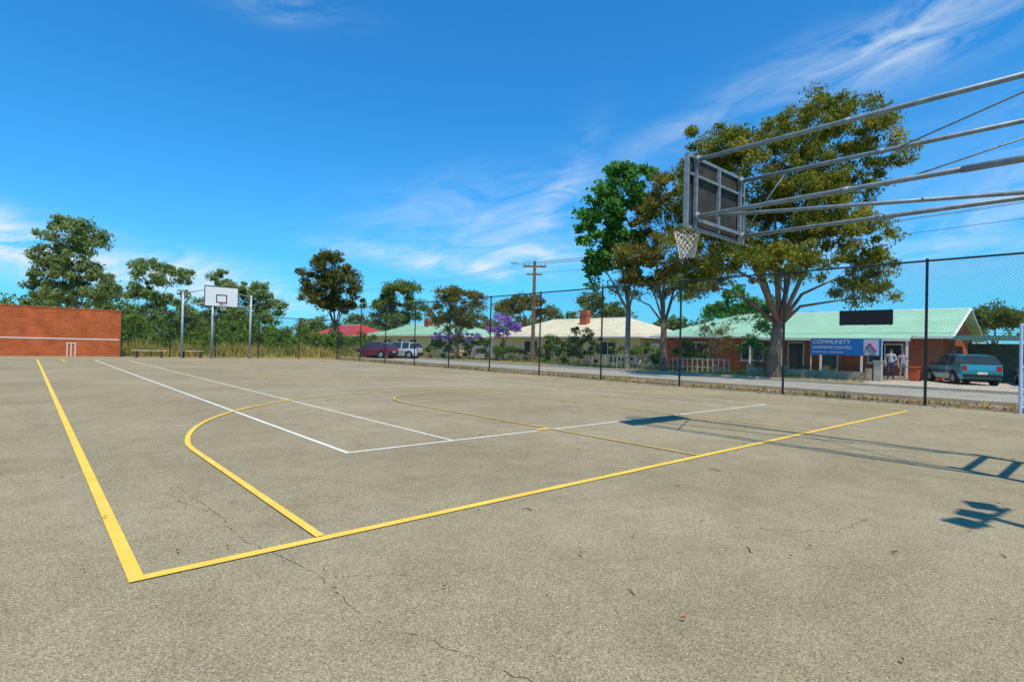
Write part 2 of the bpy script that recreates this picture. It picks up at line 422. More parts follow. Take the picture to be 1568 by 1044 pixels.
# ---------------- near basketball goal ----------------
def goal_net(mb,c,r,h):
    n=12
    for sg in (1,-1):
        for k in range(n):
            pts=[]
            for j in range(9):
                f=j/8; rr=r*(1-.5*f**.7)+.012*math.sin(f*9+k*1.7); a=2*math.pi*k/n+sg*f*2.1+.06*math.sin(k*2.3+f*5)
                pts.append((c[0]+rr*math.cos(a),c[1]+rr*math.sin(a),c[2]-h*f))
            mb.tube(pts,.0065,4,cap=False)
rt=root('basketball_hoop',(8.09,-.4,0))
X0=8.09;Y0=-.4
def Lp(x,y,z): return (x-X0,y-Y0,z)
g=MB()
yb=4.25
A=Lp(7.37,yb,4.12);E=Lp(7.37,yb,3.28);B=Lp(8.74,yb,4.10);D=Lp(8.79,yb,3.2)
for p in(A,B,D,E):
    g.tube([p,(p[0],0,p[2])],.031,10)
    g.tube([(p[0],p[1]-1.9,p[2]),(p[0],p[1]-1.99,p[2])],.037,10); g.tube([(p[0],p[1]-.02,p[2]),(p[0],p[1]+.03,p[2])],.06,8)
g.tube([Lp(7.9,yb-.05,3.38),Lp(8.79,.2,3.2)],.027,10)
g.tube([Lp(8.74,2.1,4.1),Lp(7.37,.1,4.12)],.011,6); g.tube([Lp(7.37,1.75,3.28),Lp(8.74,-.2,4.1)],.011,6)
g.tube([Lp(8.74,3.55,4.1),Lp(8.79,4.2,3.3)],.012,6); g.tube([Lp(7.37,3.55,3.28),Lp(8.79,4.2,3.22)],.012,6)
for x in (-.72,.65):
    g.tube([(x,0,0),(x,0,4.4)],.057,12)
for z in(3.28,4.11): g.tube([(-.72,0,z),(.68,0,z)],.045,10)
g.tube([(-.72,0,3.28),(-.72,1.6,3.28)],.04,8); g.tube([(-.72,-1.5,0),(-.72,0,3.2)],.04,8); g.tube([(.65,-1.5,0),(.65,0,3.2)],.04,8)
g.make('support_frame',GALV,rt,smooth=True)
bf=MB(); x0,x1,z0,z1=7.19-X0,8.99-X0,3.10,4.2; Y=4.35-Y0
T=.045
for z in(z0+T/2,z1-T/2): bf.box(0,Y,z,1.8,.06,T)
for x in(x0+T/2,x1-T/2): bf.box(x,Y,(z0+z1)/2,T,.064,1.1-2*T-.002)
bf.box(-.0,Y-.035,(z0+z1)/2,.045,.05,1.0-.004); bf.box(-.0,Y-.035,z1-.30+.0,1.7,.042,.035)
for x in (-.72,.66): bf.box(x,Y-.06,(z0+z1)/2,.045,.05,1.08)
bf.box(0,Y-.06,z0+.14,1.36,.04,.05)
bf.make('board_frame',GALV,rt)
bp=MB(); bp.box(0,Y+.004,(z0+z1)/2,1.7-.002,.02,1.0-.002)
bp.make('backboard',M('weathered_board',(.055,.056,.046),.9,.4,3,spec=.05),rt)
sq=MB(); fy=Y+.022
for a,b,c,d in((0,3.35,.6,.04),(0,3.78,.6,.04),(-.28,3.565,.04,.39),(.28,3.565,.04,.39)): sq.box(a,fy,b,c,.006,d)
sq.make('target_square',WHITE,rt)
rm=MB(); rc=(0,4.84-Y0,3.26)
ring=[(rc[0]+.225*math.cos(a),rc[1]+.225*math.sin(a),rc[2]) for a in [2*math.pi*i/28 for i in range(29)]]
rm.tube(ring,.011,8); rm.box(0,Y+.15,3.27,.16,.24,.012); rm.box(0,Y+.04,3.22,.18,.02,.14); rm.tube([(-.07,Y+.03,3.15),(-.12,rc[1]-.18,3.25)],.008,6); rm.tube([(.07,Y+.03,3.15),(.12,rc[1]-.18,3.25)],.008,6)
rm.make('rim',M('rim_paint',(.12,.045,.03),.6,.3,20),rt)
nn=MB(); goal_net(nn,rc,.222,.44); nn.make('net',M('net_cord',(.7,.66,.58),.9),rt)
# floodlight pole right of camera (casts the shadow at frame right)
rt=root('floodlight_pole',(4.85,-1.55,0)); mb=MB()
mb.tube([(0,0,0),(0,0,5.7)],[.07,.05],12); mb.tube([(-.45,.05,5.7),(.5,-.05,5.7)],.03,8); mb.make('pole',GALV,rt)
mb=MB()
for x in(-.35,0,.4): mb.box(x,.1,5.72,.26,.2,.14,rz=x)
mb.make('lamp_heads',DKST,rt,bevel=.02)

# ---------------- far goal ----------------
rt=root('basketball_hoop',(9.65,42.3,0)); mb=MB(); mw=MB(); 
mb.tube([(0,0,0),(0,0,4.0)],.07,10)
mb.tube([(-1.8,.1,0),(-1.8,.1,4.45)],.075,10); mb.tube([(2.3,-.6,0),(2.3,-.6,4.5)],.075,10)
for z in(3.6,4.5):
    mb.tube([(-1.8,.1,min(z,4.35)),(-.8,-2.1,z+.1)],.035,8); mb.tube([(2.3,-.6,min(z,4.35)),(.8,-2.1,z)],.035,8)
mb.tube([(0,0,3.9),(0,-2.1,3.9)],.045,8); mb.tube([(0,0,2.9),(0,-2.1,3.7)],.03,8)
mb.make('support_frame',M('far_galvanised',(.38,.44,.45),.5,.15,5,.2),rt,smooth=True)
bw,bh,bz=2.08,1.36,4.15
mw.box(0,-2.2,bz,bw,.04,bh); mw.make('backboard',WHITE,rt)
mk=MB()
for z in(bz-bh/2+.02,bz+bh/2-.02): mk.box(0,-2.223,z,bw-.01,.012,.05)
for x in(-bw/2+.03,bw/2-.03): mk.box(x,-2.223,bz,.05,.010,bh-.1)
for a,b,c,d in((0,bz-.38,.66,.06),(0,bz+.1,.66,.06),(-.3,bz-.14,.06,.42),(.3,bz-.14,.06,.42)): mk.box(a,-2.223,b,c,.012,d)
mk.make('board_markings',BLACK,rt)
rr=MB(); rr.tube([(.26*math.cos(a),-2.62+.26*math.sin(a),bz-.45) for a in [2*math.pi*i/20 for i in range(21)]],.014,6); rr.box(0,-2.3,bz-.45,.15,.16,.03)
rr.make('rim',M('rim_far',(.4,.06,.02),.6),rt)
nn=MB(); goal_net(nn,(0,-2.62,bz-.45),.255,.5); nn.make('net',M('net_far',(.6,.6,.56),.9),rt)

# ---------------- benches ----------------
def bench(x,y,rz,l=1.9):
    rt=root('park_bench',(x,y,0),rz); mb=MB()
    for k in(-.15,0,.15): mb.box(0,k,.46,l,.13,.04)
    mb.make('seat',M('bench_slats',(.55,.48,.36),.8),rt,bevel=.005)
    mb=MB()
    for s in(-1,1): mb.box(s*l*.36,0,.22,.1,.38,.44); 
    mb.make('legs',M('bench_legs',(.05,.05,.05),.8),rt)
bench(6.1,42.9,-.25,1.9); bench(8.6,43.0,-.3,1.4)

# ---------------- houses ----------------
def house(name,x0,x1,y0,y1,wh,rise,wall,roof,gable=False,wins=(),doors=(),chim=None,over=.55):
    rt=root(name,(x0,y0,0)); w=x1-x0; l=y1-y0
    mb=MB(); mb.box(w/2,l/2,wh/2,w,l,wh)
    if gable:
        xm=w/2; mb.add([(0,0,wh),(w,0,wh),(xm,0,wh+rise*.93),(0,.2,wh),(w,.2,wh),(xm,.2,wh+rise*.93)],[(0,1,2),(3,5,4),(0,2,5,3),(1,4,5,2)])
    mb.make('walls',wall,rt)
    a,b,c,d=-over,w+over,-over,l+over; xm=w/2; zt=wh+rise; ze=wh-.06
    r0=(xm,c,zt) if gable else (xm,c+(b-a)/2,zt); r1=(xm,d-(b-a)/2,zt)
    th=.07
    mb=MB()
    def slab(vs):
        k=len(vs); mb.poly(vs); mb.poly([(p[0],p[1],p[2]-th) for p in vs][::-1])
        for i in range(k):
            p,q=vs[i],vs[(i+1)%k]; mb.poly([p,q,(q[0],q[1],q[2]-th),(p[0],p[1],p[2]-th)][::-1])
    slab([(a,c,ze),r0,r1,(a,d,ze)]); slab([(b,d,ze),r1,r0,(b,c,ze)]); slab([(a,d,ze),r1,(b,d,ze)])
    if not gable: slab([(b,c,ze),r0,(a,c,ze)])
    mb.make('roof',roof,rt)
    mb=MB(); mb.box(a-.06,(c+d)/2,ze-.04,.11,d-c,.13); mb.box((a+b)/2,d+.06,ze-.04,b-a,.11,.13)
    if not gable: mb.box((a+b)/2,c-.06,ze-.04,b-a,.11,.13)
    mb.tube([r0,r1],.07,6)
    if gable:
        mb.tube([(a,c-.02,ze),(xm,c-.02,zt)],.06,6); mb.tube([(b,c-.02,ze),(xm,c-.02,zt)],.06,6)
    mb.make('gutters',WHITE,rt)
    gl=MB(); fr=MB()
    for (yc,ww,za,zb) in wins:
        yc-=y0
        gl.box(-.015,yc,(za+zb)/2,.03,ww,zb-za)
        for z in(za,zb): fr.box(-.035,yc,z,.09,ww+.12,.07)
        for y in(yc-ww/2,yc,yc+ww/2): fr.box(-.032,y,(za+zb)/2,.07,.055,zb-za-.08)
        fr.box(-.07,yc,za-.07,.14,ww+.2,.05)
    for yc in doors:
        yc-=y0; gl.box(-.02,yc,1.0,.04,.85,2.0); fr.box(-.035,yc,2.05,.08,1.05,.08)
        for s in(-1,1): fr.box(-.035,yc+s*.48,1.0,.08,.07,2.0)
    if wins or doors: gl.make('windows',DGLASS,rt); fr.make('window_frames',WHITE,rt)
    if chim:
        mb=MB(); mb.box(chim[0]-x0,chim[1]-y0,wh+rise*.55+.35,.6,.9,rise*.9+.8); mb.box(chim[0]-x0,chim[1]-y0,wh+rise+.3,.72,1.02,.1); mb.make('chimney',BRH,rt)
    return rt
h1=house('brick_house',38,46.5,6.9,25.0,2.5,1.75,BRH,RGREEN,True,wins=[(9.6,1.7,.9,2.0),(17.5,1.5,.8,2.0),(21.8,2.0,.8,2.0)],doors=[12.6,14.6])
mb=MB(); v=[(-1.5,1.2,2.3),(-.02,1.2,2.62),(-.02,10.2,2.62),(-1.5,10.2,2.3)]
mb.poly(v); mb.poly([(p[0],p[1],p[2]-.05) for p in v][::-1]); mb.make('veranda_roof',RGREEN,h1)
mb=MB(); mb.box(-1.53,5.7,2.24,.08,9.1,.16)
for y in(1.3,3.5,5.7,8.0,10.1): mb.box(-1.47,y,1.08,.1,.1,2.16)
mb.make('veranda_posts',WHITE,h1)
mb=MB(); mb.box(-.8,5.7,.08,1.58,9.2,.16); mb.make('veranda_floor',CONC,h1)
house('cream_house',39,48,27.6,47,2.5,1.9,CREAM,RCREAM,wins=[(31,1.8,.8,2.0),(36,1.6,.8,2.0),(41,2,.8,2.0)],doors=[38.5],chim=(42.0,36.4))
house('green_roofed_house',39,48,55,78,2.6,1.7,CREAM,RGREEN,wins=[(58,1.8,.8,2.0),(64,1.8,.8,2.0),(71,2,.8,2.0)],doors=[67.5],chim=(42.5,66))
house('red_roofed_house',39,48,84,101,2.6,1.9,BRH,RRED,wins=[(87,1.8,.8,2.0),(94,1.8,.8,2.0)],doors=[91])
house('tan_roofed_building',-22,-2.2,58,68,3.2,1.4,BRH,RTAN)
# carport
rt=root('carport',(38.6,2.9,0)); mb=MB()
mb.box(2.4,1.85,2.45,5.2,3.9,.12); mb.box(-.22,1.85,2.4,.1,3.9,.26); mb.make('roof',RG2,rt)
mb=MB()
for x in(0,4.8):
    for y in(.1,3.6): mb.box(x,y,1.2,.09,.09,2.38)
mb.box(4.9,1.85,1.1,.06,3.8,2.2); mb.make('frame',M('carport_frame',(.10,.16,.13),.7),rt)
# banner
rt=root('banner_sign',(35.9,11.1,0)); mb=MB(); mb.box(0,0,1.78,.03,3.7,.98); mb.make('panel',M('banner_blue',(.01,.18,.55),.5,.1,2),rt)
mb=MB(); mb.box(-.02,-1.35,1.78,.012,.75,.9,0); mb.make('logo_panel',M('banner_white',(.6,.6,.66),.5,.1,2),rt)
mb=MB(); mb.tube([(-.03,-1.6,1.55),(-.03,-1.3,2.0),(-.03,-1.12,1.7)],.07,6); mb.make('logo_mark',M('banner_purple',(.35,.05,.25),.5),rt)
for s in(-1.85,1.85):
    mb=MB(); mb.box(.05,s,1.15,.06,.06,2.3); mb.make('post',WHITE,rt)
for k,(txt,sz,z) in enumerate((('COMMUNITY',.34,1.95),('LEARNING CENTRE',.24,1.66),('all welcome - enrol now',.17,1.42))):
    c=bpy.data.curves.new('lettering','FONT'); c.body=txt; c.size=sz; c.extrude=.003
    o=bpy.data.objects.new('lettering',c); COL.objects.link(o); o.parent=rt; c.materials.append(WHITE)
    o.rotation_euler=(math.pi/2,0,-math.pi/2); o.location=(-.022,1.75,z)
# low front walls and fences
rt=root('low_brick_fence',(32.9,9.0,0)); mb=MB()
mb.box(0,3.2,.22,.22,6.4,.44); 
for y in(0,2.1,4.2,6.3): mb.box(0,y,.32,.3,.3,.64)
mb.make('wall',M('cream_block',(.50,.38,.24),.9,.2,3),rt)
rt=root('front_garden_fence',(32.7,16.5,0)); mb=MB()
for i in range(34):
    mb.box(0,i*.36,.45,.03,.07,.9)
mb.box(.02,6,.8,.03,12,.05); mb.box(.02,6,.3,.03,12,.05); mb.make('pickets',M('old_white',(.5,.48,.42),.8,.2,3),rt)
rt=root('corrugated_fence',(40,25.2,0)); mb=MB(); mb.box(0,1.2,.95,.05,2.3,1.9); mb.make('panel',M('grey_sheet',(.35,.4,.4),.6,.15,3),rt)
rt=root('corrugated_fence',(41,47.4,0)); mb=MB(); mb.box(0,3.7,.9,.05,7.2,1.8); mb.make('panel',M('grey_sheet2',(.4,.42,.4),.6,.15,3),rt)
for (x,y) in ((32.9,2.2),(32.9,8.6),(33.1,3.0)):
    rt=root('gate_pillar',(x,y,0)); mb=MB(); mb.box(0,0,.5,.32,.32,1.0); mb.box(0,0,1.03,.4,.4,.07); mb.make('pillar',M('pillar_block',(.48,.44,.36),.9,.15,4),rt)
rt=root('rubbish_bin',(35.6,7.65,0)); mb=MB(); mb.add([(-.2,-.2,.05),(.2,-.2,.05),(.2,.2,.05),(-.2,.2,.05),(-.25,-.24,.7),(.25,-.24,.7),(.25,.24,.7),(-.25,.24,.7)],[(3,2,1,0),(4,5,6,7),(0,1,5,4),(1,2,6,5),(2,3,7,6),(3,0,4,7)])
mb.box(0,0,.74,.56,.54,.07); mb.make('body',M('bin_orange',(.55,.10,.03),.5),rt,bevel=.02)
mb=MB(); mb.tube([(.22,-.28,.1),(.22,.28,.1)],.1,12); mb.make('wheels',BLACK,rt)
# power pole and wires
rt=root('power_pole',(31.1,32.5,0)); mb=MB(); mb.tube([(0,0,-.2),(0,0,8.4)],[.17,.12],10,0)
mb.box(0,0,7.95,1.9,.12,.14,0,CR); mb.box(0,0,7.3,1.3,.1,.12,0,CR)
mb.make('pole',WOOD,rt)
mb=MB()
cx,sx=math.cos(CR),math.sin(CR)
for k in(-.85,-.5,.5,.85): mb.tube([(k*cx,k*sx,8.0),(k*cx,k*sx,8.22)],[.05,.03],8)
mb.tube([(0,0,7.9),(-.9*cx,-.9*sx,8.15),(-1.5*cx,-1.5*sx,8.2)],.03,6); mb.box(-1.7*cx,-1.7*sx,8.18,.55,.2,.1,0,CR)
mb.make('insulators_and_lamp',M('insulator',(.3,.3,.28),.5),rt)
rt=root('power_pole',(31.1,-14,0)); mb=MB(); mb.tube([(0,0,-.2),(0,0,8.9)],[.17,.12],10,0); mb.box(0,0,8.6,1.9,.12,.14,0,CR); mb.make('pole',WOOD,rt)
mb=MB()
for k,zz in((-.85,8.2),(-.5,8.2),(.5,8.2),(.85,8.2),(0,7.4)):
    pts=[]
    for i in range(17):
        f=i/16; pts.append((31.1+k*cx,32.5+k*sx-46.5*f,zz+.55*f-1.0*4*f*(1-f)*.6))
    mb.tube(pts,.010,4,cap=False)
    mb.tube([(31.1+k*cx+(.4*i/12),32.5+k*sx+42*i/12,zz-1.6*(i/12)*(1-i/12)) for i in range(13)],.005,4,cap=False)
mb.make('overhead_wires',M('wire_black',(.03,.03,.03),.7))

# ---------------- cars ----------------
def car(name,x,y,rz,col,L=4.3,Wd=1.72,H=1.45,wagon=True):
    rt=root(name,(x,y,0.012),rz); w=Wd/2
    if wagon: prof=[(0,.55,.45,.86),(.08,.62,.72,.97),(.55,.78,.80,1),(1.25,.88,.90,1),(1.30,.88,.92,1),(1.95,.90,H-.04,1),(2.15,.90,H,1),(2.75,.91,H+.01,1),(2.83,.91,H+.01,1),(3.5,.92,H-.01,1),(3.58,.92,H-.02,1),(4.0,.93,H-.06,.98),(4.22,.92,.98,.97),(4.3,.7,.72,.9)]
    else: prof=[(0,.5,.45,.86),(.08,.58,.66,.96),(.5,.74,.78,1),(.95,.84,.87,1),(1.0,.85,.89,1),(1.65,.88,H-.05,1),(1.9,.89,H,1),(2.4,.9,H+.01,1),(2.48,.9,H+.01,1),(3.0,.92,H-.03,1),(3.08,.92,H-.05,1),(3.6,.93,H-.2,.98),(3.85,.92,.98,.96),(3.95,.65,.68,.88)]
    sc=L/prof[-1][0]
    vs=[];fs=[];mi=[]
    for (px,zb,zt,k) in prof:
        hw=w*k; tt=zt-zb; top=hw*(1-.26*min(1,tt/.5)) 
        X=px*sc-L/2
        base=.24 if 0<px<prof[-1][0] else .32
        sec=[(X,-hw*.9,base),(X,-hw,.5 if zb>.5 else zb-.03),(X,-hw*.985,zb),(X,-top,zt-.03 if tt>.1 else zt-.0),(X,-top*.85,zt),(X,top*.85,zt),(X,top,zt-.03 if tt>.1 else zt),(X,hw*.985,zb),(X,hw,.5 if zb>.5 else zb-.03),(X,hw*.9,base)]
        vs+=sec
    n=10
    for i in range(len(prof)-1):
        tall0=prof[i][2]-prof[i][1]>.3; tall1=prof[i+1][2]-prof[i+1][1]>.3
        for j in range(n-1):
            m=0
            if j in(2,6) and (tall0 or tall1) and i not in(7,9): m=1
            if j in(3,4,5) and (tall0!=tall1): m=1
            fs.append((i*n+j,i*n+j+1,(i+1)*n+j+1,(i+1)*n+j)); mi.append(m)
        fs.append((i*n+9,i*n,(i+1)*n,(i+1)*n+9)); mi.append(2)
    fs.append(tuple(range(n))[::-1]); mi.append(0); e=(len(prof)-1)*n; fs.append(tuple(range(e,e+n))); mi.append(0)
    mb=MB(); mb.v=vs; mb.f=fs; mb.m=mi
    p,t,b=nt(name+'_paint'); b.inputs['Base Color'].default_value=(*col,1); b.inputs['Roughness'].default_value=.28; b.inputs['Metallic'].default_value=.25; b.inputs['Coat Weight'].default_value=.6
    o=mb.make('body',[p,DGLASS,BLACK],rt,smooth=False,bevel=.02)
    wh=MB(); arch=MB()
    for wx in(-L/2+.8,L/2-.78):
        for s in(-1,1):
            wh.tube([(wx,s*(w-.2),.31),(wx,s*(w+.005),.31)],.31,20,0); wh.tube([(wx,s*(w-.0),.31),(wx,s*(w+.022),.31)],[.19,.17],14,1)
            arch.tube([(wx,s*(w-.1),.34),(wx,s*(w+.003),.34)],.38,20,0)
    wh.make('wheels',[M('tyre',(.015,.015,.015),.9),M('hubcap',(.4,.4,.42),.4,.1,5,.6)],rt); arch.make('wheel_arches',BLACK,rt)
    lt=MB()
    for s in(-1,1):
        lt.box(-L/2+.06,s*w*.66,.62,.1,.34,.14,0); lt.box(L/2-.06,s*w*.78,.8,.12,.2,.26,1)
        lt.box(-L/2+1.45,s*(w+.06),.98,.12,.14,.1,3)
        lt.box(0,s*(w+.004),.62,L*.55,.02,.05,3)
    lt.box(-L/2+.0,0,.42,.1,Wd*.86,.16,3); lt.box(L/2+.0,0,.45,.1,Wd*.86,.16,3); lt.box(-L/2+.02,0,.62,.05,.7,.1,3); lt.box(L/2+.05,0,.58,.02,.4,.11,2); lt.box(-L/2-.055,0,.42,.015,.4,.11,2)
    lt.make('lights_and_trim',[M('headlamp',(.7,.7,.65),.15),M('tail_lamp',(.45,.02,.02),.2),M('plate',(.7,.7,.6),.5),M('trim',(.02,.02,.02),.6)],rt)
    if wagon:
        rk=MB()
        for s in(-1,1): rk.tube([(-.1,s*w*.6,H+.05),(1.7,s*w*.6,H+.04)],.018,6)
        rk.make('roof_rails',DKST,rt)
    return rt
car('parked_station_wagon',35.9,5.75,math.radians(-150),(.03,.30,.34),4.4,1.75,1.48,True)
car('parked_car',37.6,2.9,math.radians(190),(.65,.65,.65),4.1,1.7,1.45,False)
car('parked_hatchback',23.6,45.3,math.radians(-62),(.22,.01,.05),3.95,1.7,1.45,False)
car('parked_car',26.2,45.6,math.radians(-55),(.75,.76,.78),4.4,1.75,1.5,True)

# ---------------- people ----------------
def person(x,y,rz,shirt,pants,hair,skin=(.5,.3,.2),armout=0,ht=1.0,shorts=False):
    rt=root('standing_person',(x,y,0.012),rz)
    J={'pel':(0,0,.95,.135),'sp':(0,0,1.12,.125),'ch':(0,0,1.32,.145),'nb':(0,0,1.45,.06),'nk':(0,0,1.50,.052),'hd':(0,-.01,1.58,.085),'ht':(0,0,1.68,.075),
     'sl':(-.18,0,1.40,.065),'el':(-.24,.02,1.13,.045),'wl':(-.23,-.08,.90,.03),'hl':(-.23,-.10,.83,.033),
     'sr':(.18,0,1.40,.065),'er':(.25,-.02,1.14,.045),'wr':(.16+.1*armout,-.22,1.05,.03),'hr':(.12+.1*armout,-.28,1.07,.033),
     'pl':(-.09,0,.88,.09),'kl':(-.11,-.02,.5,.06),'al':(-.12,.02,.09,.042),'tl':(-.13,-.15,.04,.035),
     'pr':(.09,0,.88,.09),'kr':(.11,-.04,.5,.06),'ar':(.12,.03,.09,.042),'tr':(.14,-.14,.04,.035)}
    E=['pel sp','sp ch','ch nb','nb nk','nk hd','hd ht','ch sl','sl el','el wl','wl hl','ch sr','sr er','er wr','wr hr','pel pl','pl kl','kl al','al tl','pel pr','pr kr','kr ar','ar tr']
    ks=list(J); verts=[J[k][:3] for k in ks]; ed=[tuple(ks.index(q) for q in e.split()) for e in E]; rad=[J[k][3] for k in ks]
    for hn in('hl','hr'):
        hx,hy,hz,_=J[hn]; wn='wl' if hn=='hl' else 'wr'; d=(Vector(J[hn][:3])-Vector(J[wn][:3])).normalized(); side=Vector((1,0,0)) if hn=='hl' else Vector((.5,.2,.8)).normalized()
        for q in range(4):
            a=Vector((hx,hy,hz))+side*(q-1.5)*.019+d*.015; ln=(.065,.078,.072,.058)[q]
            i0=len(verts); verts+= [tuple(a+d*ln*.55),tuple(a+d*ln+Vector((0,-.012,-.006)))]; rad+=[.0085,.0075]; ed+=[(ks.index(hn),i0),(i0,i0+1)]
        i0=len(verts); a=Vector(J[wn][:3])*.35+Vector((hx,hy,hz))*.65; verts+=[tuple(a+side*.035),tuple(a+side*.05+d*.035)]; rad+=[.01,.008]; ed+=[(ks.index(wn),i0),(i0,i0+1)]
    me=bpy.data.meshes.new('b'); me.from_pydata(verts,ed,[]); o=bpy.data.objects.new('tmp',me); COL.objects.link(o)
    sm=o.modifiers.new('s','SKIN'); sm.use_smooth_shade=True
    for i,r in enumerate(rad):
        sv=me.skin_vertices[0].data[i]; sv.radius=(r,r*(.8 if i in(0,1,2) else 1)); sv.use_root=(i==0)
    o.modifiers.new('u','SUBSURF').levels=1
    dg=bpy.context.evaluated_depsgraph_get(); dg.update()
    nm=bpy.data.meshes.new_from_object(o.evaluated_get(dg)); bpy.data.objects.remove(o)
    b=bpy.data.objects.new('body',nm); COL.objects.link(b); b.parent=rt; nm.materials.clear()
    for m in(M('skin',skin,.6,.05),M('shirt_cloth',shirt,.9,.1),M('trouser_cloth',pants,.9,.1),M('hair',hair,.8,.2),M('shoe',(.05,.04,.035),.7)): nm.materials.append(m)
    for p in nm.polygons:
        c=p.center; z=c.z; k=0
        if z<.075: k=4
        elif z<.97 and abs(c.x)<.205: k=2 if (not shorts or z>.52) else 0
        elif z<1.47 and (abs(c.x)<.19 or z>1.18): k=1
        elif z>1.62 or (z>1.54 and c.y>.02): k=3
        p.material_index=k
    f=MB()
    for s in(-1,1): f.ell((s*.032,-.092,1.605),(.011,.007,.008),0,8,6); f.ell((s*.083,0,1.59),(.012,.02,.03),1,8,6)
    f.ell((0,-.102,1.582),(.012,.016,.02),1,8,6); f.ell((0,-.092,1.548),(.022,.006,.006),2,8,6)
    f.make('face',[BLACK,M('skin2',skin,.6,.05),M('lips',(.4,.12,.1),.6)],rt,smooth=True)
    hh=MB(); hh.ell((0,.012,1.635),(.09,.095,.085),0); hh.make('hair',M('hair2',hair,.8,.2),rt,smooth=True)
    rt.scale=(ht,ht,ht)
    return rt
person(34.9,8.55,math.radians(-80),(.45,.46,.50),(.08,.08,.12),(.05,.03,.02),ht=.98)
person(34.9,8.02,math.radians(-55),(.34,.28,.32),(.20,.18,.17),(.12,.07,.04),ht=.94,shorts=True)

# ---------------- trees ----------------
tree('eucalyptus_tree',(28.4,12),[(2.15,12.9,0,2.8,1.6),(4.7,11.6,-.5,1.7,1.5),(-3.1,11.8,.3,1.8,1.2),(-.5,10.7,-.6,2.7,1.8),(3,9.8,1,2.6,1.4),(-3.8,9.5,0,1.8,1.6),(-1.2,7.9,1,2.8,1.7),(2.5,7.2,-.8,2.6,1.3),(4.7,5.9,.4,1.5,1.2),(-3.8,6.6,-.8,2.0,1.6),(-.2,5.6,-1.2,2.6,.9),(4.3,4.5,.2,1.5,.8),(-3.6,4.9,.8,1.7,.9),(.8,8.8,-1.2,2.2,1.3)],
     L_EUC,dens=13,nper=160,ls=.18,cr=.45,tr=.34,fork=3.0,lean=.25,seed=5,aspect=.36,droop=.8,limb=.38,twigs=.15)
tree('eucalyptus_tree',(29.6,19.2),[(.6,11.4,0,1.8,1.4),(-.3,9.8,.2,1.8,1.3),(2.1,9.3,.5,2.2,1.8),(-2,6.8,0,1.4,1.1),(.1,7.4,-.5,2,1.3),(2.2,6.4,.2,2,1.4),(.3,5.4,.5,1.6,.9),(-2.2,5.2,.3,1.2,.9)],
     L_BRN,dens=12,nper=150,ls=.18,cr=.45,tr=.22,fork=3.2,seed=6,aspect=.36,droop=.8,limb=.4,twigs=.15)
tree('broadleaf_tree',(28.9,21.4),[(-.85,11.6,0,1.9,1.5),(-2,9.9,.2,1.6,1.4),(0,9.7,-.3,1.8,1.7),(-2.4,7.9,0,1.2,1.5),(-.7,7.8,.5,1.8,1.5),(.5,12.5,0,1,.9),(-2,6.0,.2,1,.9),(.9,6.5,0,1.1,1.0)],
     L_GRN,dens=11,nper=95,ls=.24,cr=.45,tr=.19,fork=4,seed=8,aspect=.75,bark=BARKG,limb=.4)
tree('gum_tree',(3.8,76.9),[(-1.1,12.5,0,2.7,1.8),(1.4,11.2,.5,1.9,1.6),(-2.5,9.5,0,1.9,1.9),(.4,8.8,-.6,2.4,1.6),(-3.6,7,0,1.6,2.0),(2.5,6.6,.3,2.3,2.2),(-1,5.9,.5,2.4,1.7)],L_GUM,dens=7,nper=120,ls=.34,cr=.65,tr=.26,bark=BARKG,fork=3,seed=9,aspect=.38,droop=.6,limb=.4)
tree('gum_tree',(9.7,64.9),[(-.9,7.9,0,1.7,1.4),(1.3,7.4,.3,1.7,1.6),(-1.7,5.4,0,1.5,1.7),(1.1,4.6,-.4,2.1,1.7),(-1.5,2.7,0,1.9,1.4),(2.1,2.4,.3,1.6,1.3)],L_GUM,dens=8,nper=110,ls=.3,cr=.58,tr=.2,bark=BARKG,fork=1.2,seed=10,aspect=.38,droop=.6,limb=.4)
tree('gum_tree',(16.3,65.7),[(-1,8,0,1.3,1),(.7,6.6,.3,2.3,1.3),(3.6,5.9,0,1.9,1.5),(-1,4.6,.4,2.3,1.6),(2.9,3.6,-.5,2.6,1.6),(0,2.6,0,3,1.3),(5,4.9,.2,1.3,1.2)],L_GUM,dens=8,nper=110,ls=.3,cr=.58,tr=.22,bark=BARKG,fork=1.2,seed=11,aspect=.38,limb=.4)
tree('eucalyptus_tree',(29.2,67.6),[(-.7,11.5,0,2.2,1.6),(-2.5,9.1,.4,2.3,1.7),(1,9.2,-.4,2.6,2.0),(2.7,7.1,0,1.5,1.6),(-1.5,6.8,0,2.9,1.2),(.6,5.8,.4,1.7,.8)],leafmat('dark_euc',(.09,.095,.025),(.27,.24,.06),.3),dens=7,nper=130,ls=.34,cr=.65,tr=.28,fork=3.6,lean=.4,seed=12,aspect=.38,droop=.5,limb=.4)
tree('gum_tree',(42.8,75.6),[(.5,9.2,0,2.9,1.7),(-1.5,7.1,0,2.4,1.8),(2.5,7,0,2.0,1.8),(-.5,5,0,3,1.6)],L_OLV,dens=5,nper=110,ls=.42,cr=.8,tr=.25,fork=2,seed=13)
tree('eucalyptus_tree',(29.4,40.8),[(-.9,5.9,0,1.5,.8),(.6,5.4,.2,2.1,1.1),(-1.5,4.2,0,1.5,1.2),(1.5,4.0,-.3,1.7,1.2),(0,3.2,.3,1.8,1)],L_BRN,dens=10,nper=120,ls=.22,cr=.46,tr=.16,fork=1.6,seed=14,aspect=.36,droop=.6,limb=.45)
tree('gum_tree',(54.5,58.5),[(-.5,7.6,0,3.2,1.2),(-2.9,6.6,0,2.1,1.2),(2.9,6.3,0,1.9,1.1)],L_BRN,dens=5,nper=110,ls=.4,cr=.8,tr=.3,seed=15)
